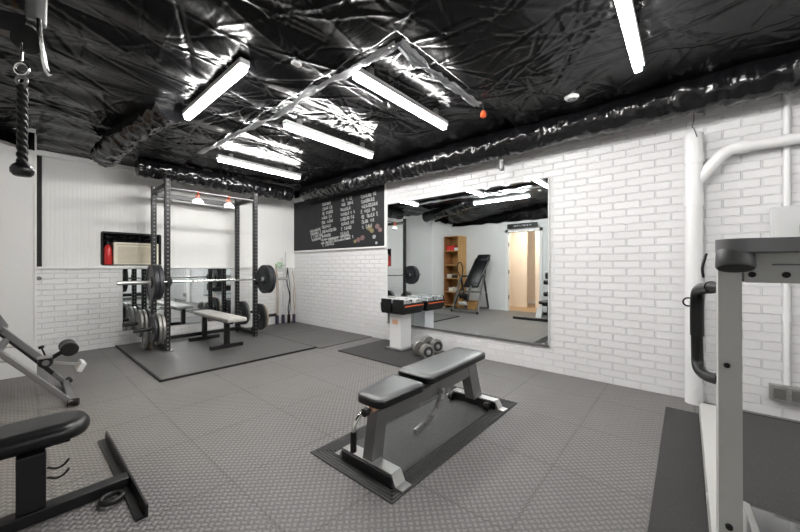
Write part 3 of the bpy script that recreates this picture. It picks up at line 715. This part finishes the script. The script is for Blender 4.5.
# ---------------------------------------------------------------- bands and ropes in the far corner
gq = 'exercise bands hanging in the corner'
for i, (x, y, z1, mcol, lab, hm) in enumerate([(3.30, 5.98, 1.18, 'tan', 'leftmost thin resistance band hanging in the corner, with dark foam handle', 'purple'),
        (3.42, 5.97, 1.30, 'panelgrey', 'pale grey resistance band hanging in the corner, second from the rack', 'purple'),
        (3.52, 5.93, 1.10, 'black', 'dark resistance band hanging in the corner between the pale ones', 'black'),
        (3.60, 5.88, 1.05, 'tan', 'tan resistance band hanging in the corner closest to the brick side wall', 'purple')]):
    t = thing('resistance_band', lab, 'resistance band', (x, y, .02), gq)
    w_ = .03*math.sin(i*2.3)
    obj('tube', tube(B(), [(x, y+.05, z1), (x+w_, y+.02, z1*.75), (x-w_*.6, y, z1*.5), (x+w_*.5, y, .3), (x, y, .18)], .011, 8, 8), mcol, t, True)
    obj('return_tube', tube(B(), [(x, y+.05, z1), (x+.035, y+.03, z1*.7), (x+.03, y, .4), (x+.005, y, .18)], .007, 8, 8), mcol, t, True)
    obj('foam_handle', cyl(B(), (x, y, .02), (x, y, .19), .03, 14, .006), hm, t, True)
t = thing('band_hook', 'white upright rod with green band loop at top, in the corner', 'hook', (3.38, 6.03, .02))
obj('rod', cyl(B(), (3.50, 6.02, .012), (3.50, 6.02, 1.42), .010, 10), 'panelgrey', t, True)
obj('hook_arm', cyl(B(), (3.3, 6.04, 1.13), (3.5, 6.02, 1.16), .006, 8), 'steel_grey', t, True)
obj('band_loop', torus(B(), (3.36, 6.0, 1.16), (.3, 1, 0), .045, .012, 20, 8), 'green', t, True)

# ---------------------------------------------------------------- adjustable dumbbells on their stand
SX0, SX1, SY0, SY1, SG = 3.34, 3.56, 2.87, 3.07, .012
t = thing('dumbbell_stand', 'square white pedestal stand with an orange label beside the wall mirror', 'stand', (3.45, 2.97, SG))
obj('pedestal', box(B(), SX0, SX1, SY0, SY1, SG+.008, .50, .004), 'white_plastic', t)
obj('base_plate', box(B(), SX0-.05, SX1+.05, SY0-.06, SY1+.05, SG, SG+.02, .003), 'steel_grey', t)
obj('collar', box(B(), SX0-.008, SX1+.008, SY0-.008, SY1+.008, .485, .50), 'panelgrey', t)
obj('sticker', box(B(), SX0-.003, SX0, SY0+.05, SY1-.05, .35, .41), 'label', t)
obj('tray', box(B(), SX0-.08, SX1+.10, SY0-.11, SY1+.08, .50, .525, .006), 'black_steel', t)
for i, (y, lab) in enumerate(((2.835, 'selectorised block dumbbell with white plates on the stand, nearer the bench'), (3.05, 'selectorised block dumbbell with white plates on the stand, nearer the chalkboard'))):
    t = thing('adjustable_dumbbell', lab, 'dumbbell', (3.46, y, .525), 'block dumbbells on the stand')
    obj('cradle', bev(prism(B(), [(3.24, y-.085, .526), (3.24, y+.085, .526), (3.24, y+.10, .64), (3.24, y-.10, .64)], (.44, 0, 0)), .006), 'black', t)
    for s, xs_ in ((-1, 3.27), (1, 3.52)):
        b = B()
        for k in range(6): box(b, xs_+k*.024, xs_+.015+k*.024, y-.082, y+.082, .60, .685+.012*math.sin(k*2.1), .004)
        obj('plate_stack', b, 'panelgrey', t)
        b = B()
        for k in range(5): box(b, xs_+.015+k*.024, xs_+.024+k*.024, y-.08, y+.08, .60, .68)
        obj('plate_gap', b, 'black', t)
    obj('handle', cyl(B(), (3.40, y, .66), (3.53, y, .66), .016, 14), 'black', t, True)
    obj('selector_end', box(B(), 3.238, 3.268, y-.085, y+.085, .60, .695, .006), 'black', t)
    obj('rail', box(B(), 3.27, 3.66, y-.104, y-.098, .60, .615), 'orange', t)

def dumbbell(x, y, ang, label):
    R = .092; z = .012+R
    t = thing('iron_dumbbell', label, 'dumbbell', (x, y, .012), 'grey round dumbbells on the floor mat')
    ax = Vector((math.cos(ang), math.sin(ang), 0)); c = Vector((x, y, z))
    obj('handle', cyl(B(), c-ax*.15, c+ax*.15, .014, 14), 'chrome', t, True)
    for s in (-1, 1):
        b = B()
        for k, (o_, rr, th) in enumerate(((.07, R, .022), (.095, R, .022), (.12, R*.9, .018))):
            rev(b, c+ax*s*o_, ax*s, [(0, .03), (0, rr-.005), (.005, rr), (th-.005, rr), (th, rr-.005), (th, rr*.8), (th*.8, rr*.74), (th*.8, .034), (th, .03), (th, .0)], 28, caps=False)
        obj('plate_set', b, 'iron_grey', t, True)
        obj('plate_face', rev(B(), c+ax*s*.1335, ax*s, [(0, .070), (.002, .069), (.002, .033), (0, .032)], 28, caps=False), 'iron', t)
        obj('collar_nut', rev(B(), c+ax*s*.137, ax*s, [(0, .024), (.014, .024), (.014, .015), (.02, .015)], 8), 'silver', t)
dumbbell(3.27, 2.45, math.radians(66), 'grey round-plate dumbbell lying on the mat in front, closer to the bench')
dumbbell(3.57, 2.53, math.radians(70), 'grey round-plate dumbbell lying on the mat behind the other, against the brick wall')

# ---------------------------------------------------------------- treadmill at the right edge
t = thing('treadmill', 'pale grey treadmill with dark console, seen from its front at the right edge', 'treadmill', (2.2, -.5, .01))
YR = -.97
for y0, y1 in ((-.155, -.07), (YR, YR+.085)):
    obj('side_rail', bev(prism(B(), [(1.05, y0, .03), (3.28, y0, .03), (3.28, y0, .12), (3.20, y0, .15), (1.15, y0, .15), (1.05, y0, .12)], (0, y1-y0, 0)), .006), 'tread', t)
obj('belt', box(B(), 1.85, 3.24, YR+.09, -.16, .09, .135, .01), 'belt', t)
obj('deck', box(B(), 1.85, 3.22, YR+.09, -.16, .03, .088), 'black', t)
obj('rear_roller', cyl(B(), (3.23, YR+.09, .11), (3.23, -.16, .11), .028), 'black', t, True)
pr = [(1.05, .03), (1.90, .03), (1.92, .14), (1.87, .20), (1.75, .255), (1.55, .285), (1.30, .27), (1.14, .20), (1.05, .10)]
obj('motor_hood', bev(prism(B(), [(x, YR+.095, z) for x, z in pr], (0, -.175-(YR+.095), 0)), .02, 4, 12), 'hood', t, True)
obj('hood_cap', bev(prism(B(), [(x, -.174, z) for x, z in pr], (0, .018, 0)), .004), 'silver', t)
for y0, y1 in ((-.141, -.083), (YR+.012, YR+.07)):
    obj('upright', bev(prism(B(), [(1.56, y0, .145), (1.69, y0, .15), (1.70, y0, 1.165), (1.60, y0, 1.165)], (0, y1-y0, 0)), .006), 'tread', t)
obj('console_back', box(B(), 1.60, 1.66, YR+.075, -.145, 1.068, 1.168, .005), 'tread', t)
obj('console_lip', box(B(), 1.59, 1.60, YR+.075, -.21, 1.125, 1.130), 'tread_dark', t)
prc = [(1.555+.055*math.cos(a), -.128+.055*math.sin(a)) for a in [math.radians(d_) for d_ in range(20, 215, 15)]]
shell = prc + [(1.512, -.17), (1.53, -.21), (1.54, -.25), (1.53, YR), (1.70, YR), (1.70, -.12)]
obj('console_shell', bev(prism(B(), [(x, y, 1.168) for x, y in shell], (0, 0, .043)), .008, 3, 40), 'tread_dark', t, True)
obj('display', box(B(), 1.69, 1.73, YR+.1, -.45, 1.18, 1.40, .01, Matrix.Rotation(-.35, 3, 'Y')), 'black', t)
obj('cup_holder', rev(B(), (1.552, -.120, 1.180), (-.32, 0, -1), [(0, .044), (.012, .046), (.062, .048), (.068, .045)], 32), 'cup', t, True)
obj('cup_base', rev(B(), Vector((1.552, -.120, 1.180))+Vector((-.32, 0, -1)).normalized()*.0685, (-.32, 0, -1), [(0, .043), (.001, .042)], 32), 'black', t)
for y, z in ((-.165, 1.095), (-.24, 1.095)): obj('bolt', rev(B(), (1.60, y, z), (-1, 0, 0), [(0, .010), (.006, .009), (.008, .005)], 16), 'black', t, True)
obj('bolt', rev(B(), (1.583, -.104, .785), (-1, 0, 0), [(0, .009), (.008, .008), (.010, .005)], 16), 'black', t, True)
obj('bolt', rev(B(), (1.563, -.108, .25), (-1, 0, 0), [(0, .010), (.009, .009), (.011, .005)], 16), 'black', t, True)
def mir(p, s): return (p[0], p[1] if s else YR-.07-p[1], p[2])
for s in (1, 0):
    hp = [mir(p, s) for p in [(1.66, -.12, 1.04), (1.80, -.075, 1.04), (1.91, -.042, 1.02), (1.95, -.035, .96), (1.95, -.035, .75), (1.92, -.04, .685), (1.84, -.065, .675), (1.68, -.10, .71)]]
    h_ = obj('handrail', tube(B(), hp, .021, 14, 8), 'black', t, True)
    obj('foam_grip', tube(B(), [mir(p, s) for p in [(1.80, -.075, 1.04), (1.91, -.042, 1.02), (1.95, -.035, .96), (1.95, -.035, .82)]], .0245, 14, 6), 'vinyl', h_, True)
obj('safety_loop', torus(B(), (1.95, -.006, .965), (1, 0, 0), .018, .004, 16, 6), 'black', t, True)
obj('cable', tube(B(), [(1.50, -.05, 1.165), (1.49, -.04, 1.12), (1.485, -.042, 1.085)], .004, 6, 5), 'black', t, True)
obj('oval_badge', rev(B(), (2.0, -.0695, .095), (0, 1, 0), [(0, .025), (.003, .024)], 20), 'panelgrey', t, True)

# ---------------------------------------------------------------- inversion table at the left edge
t = thing('inversion_table', 'grey steel inversion table with black back pad by the left wall', 'inversion table', (-.2, 4.05, 0))
nf, ff = Vector((.295, 3.75, .03)), Vector((.31, 4.42, .03)); na, fa = Vector((-.40, 3.93, .88)), Vector((-.33, 4.56, .88))
nr, fr = Vector((-.76, 3.98, .03)), Vector((-.70, 4.62, .03))
dirn = (nf-ff).normalized()
obj('front_foot_bar', beam(B(), nf-dirn*-.03, ff-dirn*.03, .04, .05, bev=.004), 'steel_grey', t)
obj('rear_foot_bar', beam(B(), nr, fr, .04, .05, bev=.004), 'steel_grey', t)
obj('leg', beam(B(), nf, na, .038, .038, (0, 1, 0), .005), 'steel_grey', t); obj('leg', beam(B(), ff, fa, .038, .038, (0, 1, 0), .005), 'steel_grey', t)
obj('leg', beam(B(), nr, na, .04, .04, (0, 1, 0), .005), 'black_steel', t); obj('leg', beam(B(), fr, fa, .04, .04, (0, 1, 0), .005), 'black_steel', t)
obj('rubber_foot', cyl(B(), nf+Vector((-.02, 0, .0)), nf+Vector((.04, -.02, 0)), .03, 14), 'black', t, True)
obj('rubber_foot', cyl(B(), ff+Vector((-.02, 0, .0)), ff+Vector((.03, .03, .02)), .03, 14), 'black', t, True)
for p, q in ((nf.lerp(na, .45), nr.lerp(na, .5)), (ff.lerp(fa, .45), fr.lerp(fa, .5))): obj('side_brace', beam(B(), p, q, .02, .012), 'silver', t)
obj('crossbar', beam(B(), nf.lerp(na, .55), ff.lerp(fa, .55), .035, .035), 'steel_grey', t)
for p, s in ((na, -1), (fa, 1)):
    obj('handle', tube(B(), [p+Vector((-.02, 0, -.05)), p+Vector((.10, s*.03, .12)), p+Vector((.10, s*.03, .30)), p+Vector((-.02, s*.02, .36)), p+Vector((-.10, 0, .2)), p+Vector((-.06, 0, -.05))], .014, 10, 8), 'black', t, True)
hub = Vector((.165, 4.10, .32)); pb = Vector((-.10, 4.12, .66)); pt = Vector((-.42, 3.95, 1.36))
obj('main_boom', beam(B(), hub, pb+(pb-hub)*.6, .045, .045, (0, 1, 0), .004), 'steel_grey', t)
obj('pivot_arm', beam(B(), na.lerp(fa, .08), na.lerp(fa, .92), .03, .04), 'black_steel', t)
dv = (pt-pb).normalized(); sv = Vector((.1, 1, 0)).normalized(); nv = sv.cross(dv).normalized()
b = B(); box(b, -.42, .42, -.20, .20, -.03, .03, .028, seg=4)
bmesh.ops.transform(b, matrix=Matrix.Translation(pb.lerp(pt, .45)) @ Matrix((dv, sv, nv)).transposed().to_4x4(), verts=b.verts[:]); obj('back_pad', b, 'vinyl', t, True)
b = B(); box(b, -.10, .10, -.17, .17, -.04, .05, .035, seg=4)
bmesh.ops.transform(b, matrix=Matrix.Translation(pt-dv*.02+nv*.0) @ Matrix((dv, sv, nv)).transposed().to_4x4(), verts=b.verts[:]); obj('headrest', b, 'vinyl', t, True)
obj('ankle_hub', cyl(B(), hub-Vector((0, .05, 0)), hub+Vector((0, .05, 0)), .045, 20, .006), 'black', t, True)
obj('hub_cap', cyl(B(), hub-Vector((0, .062, 0)), hub-Vector((0, .05, 0)), .022, 16), 'steel_grey', t, True)
obj('ankle_arm', beam(B(), hub, (.30, 4.10, .41), .03, .03), 'black_steel', t)
for s in (-1, 1):
    obj('foam_roller', rev(B(), (.305, 4.10+s*.004, .415), (0, s, 0), [(0, .056), (.01, .058), (.10, .058), (.11, .05)], 20), 'black', t, True)
obj('adjust_knob', rev(B(), hub+Vector((-.0, 0, .05)), (-.3, 0, 1), [(0, .006), (.07, .006), (.07, .018), (.09, .018)], 12), 'black', t, True)
obj('ankle_clamp', box(B(), hub.x-.05, hub.x+.04, 4.04, 4.16, .355, .375, .004), 'silver', t)
obj('foot_strut', beam(B(), hub+Vector((.02, 0, -.01)), (.375, 4.10, .255), .02, .02), 'silver', t)
obj('foot_platform', box(B(), .36, .40, 4.0, 4.20, .20, .28, .01, Matrix.Rotation(.5, 3, 'Y')), 'panelgrey', t)
obj('tilt_knob', cyl(B(), nf.lerp(na, .62)+Vector((.03, .10, 0)), nf.lerp(na, .62)+Vector((.03, .18, 0)), .02, 12), 'panelgrey', t, True)
obj('sub_strut', beam(B(), ff.lerp(fa, .08), ff.lerp(fa, .62)+Vector((0, -.1, 0)), .02, .03), 'black_steel', t)

# ---------------------------------------------------------------- home gym in the left foreground
t = thing('home_gym', 'black multi-station home gym with a padded seat in the left foreground', 'exercise machine', (-.1, 2.25, 0))
obj('foot_plate', bev(prism(B(), [(.345, 1.83, .0), (.39, 1.83, .0), (.39, 1.83, .055), (.382, 1.83, .055), (.378, 1.83, .01), (.345, 1.83, .01)], (0, 1.02, 0)), .001), 'black_steel', t)
obj('base_tube', box(B(), -.66, .378, 2.14, 2.21, .002, .055, .005), 'black_steel', t)
obj('rear_base', box(B(), -.70, -.62, 1.88, 2.64, .002, .06, .005), 'black_steel', t)
obj('seat_post', box(B(), .0, .09, 2.15, 2.235, .055, .30, .006), 'black_steel', t)
obj('seat_bracket', box(B(), -.10, .17, 2.20, 2.31, .298, .333, .004), 'black_steel', t)
b = B(); n = 20; rings = []
def seat_outline(sh, z):
    pts = []
    x0, x1, y0, y1, r = -.22+sh, .24-sh, 2.11+sh, 2.39-sh, .11-sh
    for cx, cy, a0 in ((x1-r, y1-r, 0), (x0+.04, y1-.04, PI/2), (x0+.04, y0+.04, PI), (x1-r, y0+r, 1.5*PI)):
        rr = r if cx > 0 else .04
        for k in range(7):
            a = a0+PI/2*k/6; pts.append(Vector((cx+rr*math.cos(a), cy+rr*math.sin(a), z)))
    return pts
for sh, z in ((.03, .332), (.008, .338), (.0, .356), (.0, .375), (.012, .392), (.03, .40), (.06, .404)): rings.append([b.verts.new(p) for p in seat_outline(sh, z)])
for a, c in zip(rings, rings[1:]):
    for i in range(len(a)): b.faces.new((a[i], a[(i+1) % len(a)], c[(i+1) % len(a)], c[i]))
b.faces.new(rings[0][::-1]); b.faces.new(rings[-1]); obj('seat', b, 'vinyl', t, 'all')
for z in (.20, .155): obj('cable_hook', tube(B(), [(.095, 2.22, z), (.125, 2.21, z-.012), (.15, 2.20, z+.0), (.165, 2.195, z+.022)], .005, 6, 6), 'black', t, True)
obj('pedal_ring', torus(B(), (.30, 2.07, .02), (0, 0, 1), .04, .012, 24, 8), 'black', t, True)
obj('main_upright', box(B(), -.36, -.28, 2.21, 2.29, .07, 2.02, .005), 'black_steel', t)
obj('rear_upright', box(B(), -.69, -.63, 2.21, 2.29, .06, 2.10, .005), 'black_steel', t)
b = B(); beam(b, (-.69, 2.25, 2.12), (-.2, 2.05, 2.06), .06, .08); beam(b, (-.2, 2.05, 2.06), (.04, 1.84, 2.00), .05, .07)
obj('top_boom', b, 'black_steel', t)
for k, z in enumerate((.34, .52, .78)): obj('foam_roller', cyl(B(), (-.24, 2.10, z), (-.24, 2.40, z), .05, 16, .01), 'black', t, True)
obj('backrest', box(B(), -.27, -.21, 2.13, 2.37, .86, 1.0, .02), 'vinyl', t)
obj('weight_stack', box(B(), -.60, -.42, 2.16, 2.34, .10, 1.0, .004), 'iron', t)
obj('shroud', bev(prism(B(), [(-.24, 2.42, .002), (-.10, 2.42, .002), (-.22, 2.42, .2)], (0, .12, 0)), .004), 'panelgrey', t)
obj('pulley', rev(B(), (.03, 1.83, 1.955), (-.65, -.75, 0), [(-.015, .015), (-.015, .045), (-.006, .036), (.006, .036), (.015, .045), (.015, .015)], 24), 'black', t, True)
obj('pulley_bracket', tube(B(), [(.055, 1.80, 2.03), (.06, 1.80, 1.96), (.075, 1.81, 1.86), (.085, 1.81, 1.84)], .008, 8, 6), 'chrome', t, True)
obj('cable', cyl(B(), (.015, 1.82, 1.93), (.014, 1.818, 1.865), .004, 8), 'chrome', t, True)
obj('hanging_duct_tube', cyl(B(), (.05, 1.83, 2.02), (.055, 1.83, 2.40), .028, 24, .006), 'steel_grey', t, True)

t = thing('rope_attachment', 'black braided rope handle hanging from a carabiner at top left', 'rope', (.016, 1.818, 1.44))
obj('carabiner', torus(B(), (.015, 1.818, 1.835), (-.65, -.75, 0), .022, .004, 20, 8), 'chrome', t, True)
obj('rope_loop', torus(B(), (.015, 1.818, 1.793), (-.65, -.75, 0), .015, .006, 20, 8), 'steel_grey', t, True)
b = B()
for k in range(3):
    pts = [(.016+.008*math.cos(a+2.094*k), 1.818+.008*math.sin(a+2.094*k), 1.775-.30*i/60) for i, a in enumerate(np.linspace(0, 2*PI*4.2, 61))]
    tube(b, pts, .0075, 8)
obj('braided_rope', b, 'black', t, 'all')
obj('rope_stopper', rev(B(), (.016, 1.818, 1.485), (0, 0, -1), [(-.010, .016), (0, .026), (.012, .031), (.026, .030), (.036, .022), (.038, .006)], 24), 'vinyl', t, True)

# ---------------------------------------------------------------- bookcase beside the inversion table (seen in the mirror)
KX0, KX1, KY0, KY1, KZ = -.80, -.38, 4.66, 5.12, 1.97
t = thing('bookcase', 'tall brown wooden bookcase in the corner, seen in the wall mirror', 'bookcase', (-.6, 4.89, 0))
for y in (KY0, KY1-.02): obj('side_panel', box(B(), KX0, KX1, y, y+.02, 0, KZ), 'wood_light' if y == KY0 else 'wood', t)
obj('back_panel', box(B(), KX0, KX0+.01, KY0+.02, KY1-.02, 0, KZ), 'wood_light', t)
SH = (.06, .42, .80, 1.16, 1.55)
for z in SH+(KZ-.02,): obj('shelf', box(B(), KX0+.01, KX1-.005, KY0+.02, KY1-.02, z, z+.02), 'wood_light', t)
def item(z, y0, y1, h, m, label, cat, name, x1=-.42, dz=0):
    o = obj(name, box(B(), x1-.28, x1, y0, y1, z+.021+dz, z+.021+dz+h, .008), m); tag(o, label, cat); return o
item(SH[4], 4.83, 5.06, .14, 'red', 'red storage box on the top shelf of the bookcase', 'box', 'storage_box')
item(SH[4], 4.70, 4.82, .08, 'white_plastic', 'white folded towel on the top shelf of the bookcase', 'towel', 'folded_towel')
item(SH[2], 4.72, 4.90, .07, 'black', 'small black box on the middle shelf of the bookcase', 'box', 'shoe_box')
item(SH[2], 4.93, 5.06, .10, 'book', 'tan carton on the middle shelf of the bookcase', 'box', 'carton')
for k in range(5):
    o = obj('book', box(B(), -.62, -.43, 4.72+k*.06, 4.765+k*.06, SH[1]+.021, SH[1]+.021+.10+.015*(k % 3), .003), 'book'); tag(o, 'pale book on the second lowest bookcase shelf, '+('nearest the room', 'second from the room side', 'middle one of five', 'second from the wall side', 'nearest the corner wall')[k], 'book', 'books on the bookcase')
t = thing('cardboard_box', 'orange-brown box on the floor under the inversion table, seen in the mirror', 'box', (-.45, 4.3, 0))
obj('carton', box(B(), -.62, -.42, 4.20, 4.42, 0.002, .20, .004), 'wood_light', t); obj('lid', box(B(), -.63, -.41, 4.19, 4.43, .20, .222, .004), 'wood', t)
# sign above the doorway
t = thing('door_sign', 'long black name sign with pale lettering above the doorway', 'sign', (XL+.03, 3.07, 2.17))
obj('board', box(B(), XL+.1, XL+.115, 2.70, 3.44, 2.085, 2.20, .002), 'black', t)
b = B(); rg = random.Random(3); y = 2.84
while y < 3.27:
    w_ = rg.uniform(.02, .032); box(b, XL+.115, XL+.118, y, y+.008, 2.12, 2.165)
    box(b, XL+.115, XL+.118, y, y+w_, rg.choice([2.12, 2.14, 2.157]), rg.choice([2.128, 2.148, 2.165])); y += w_+.016
obj('lettering', b, 'chalk', t)
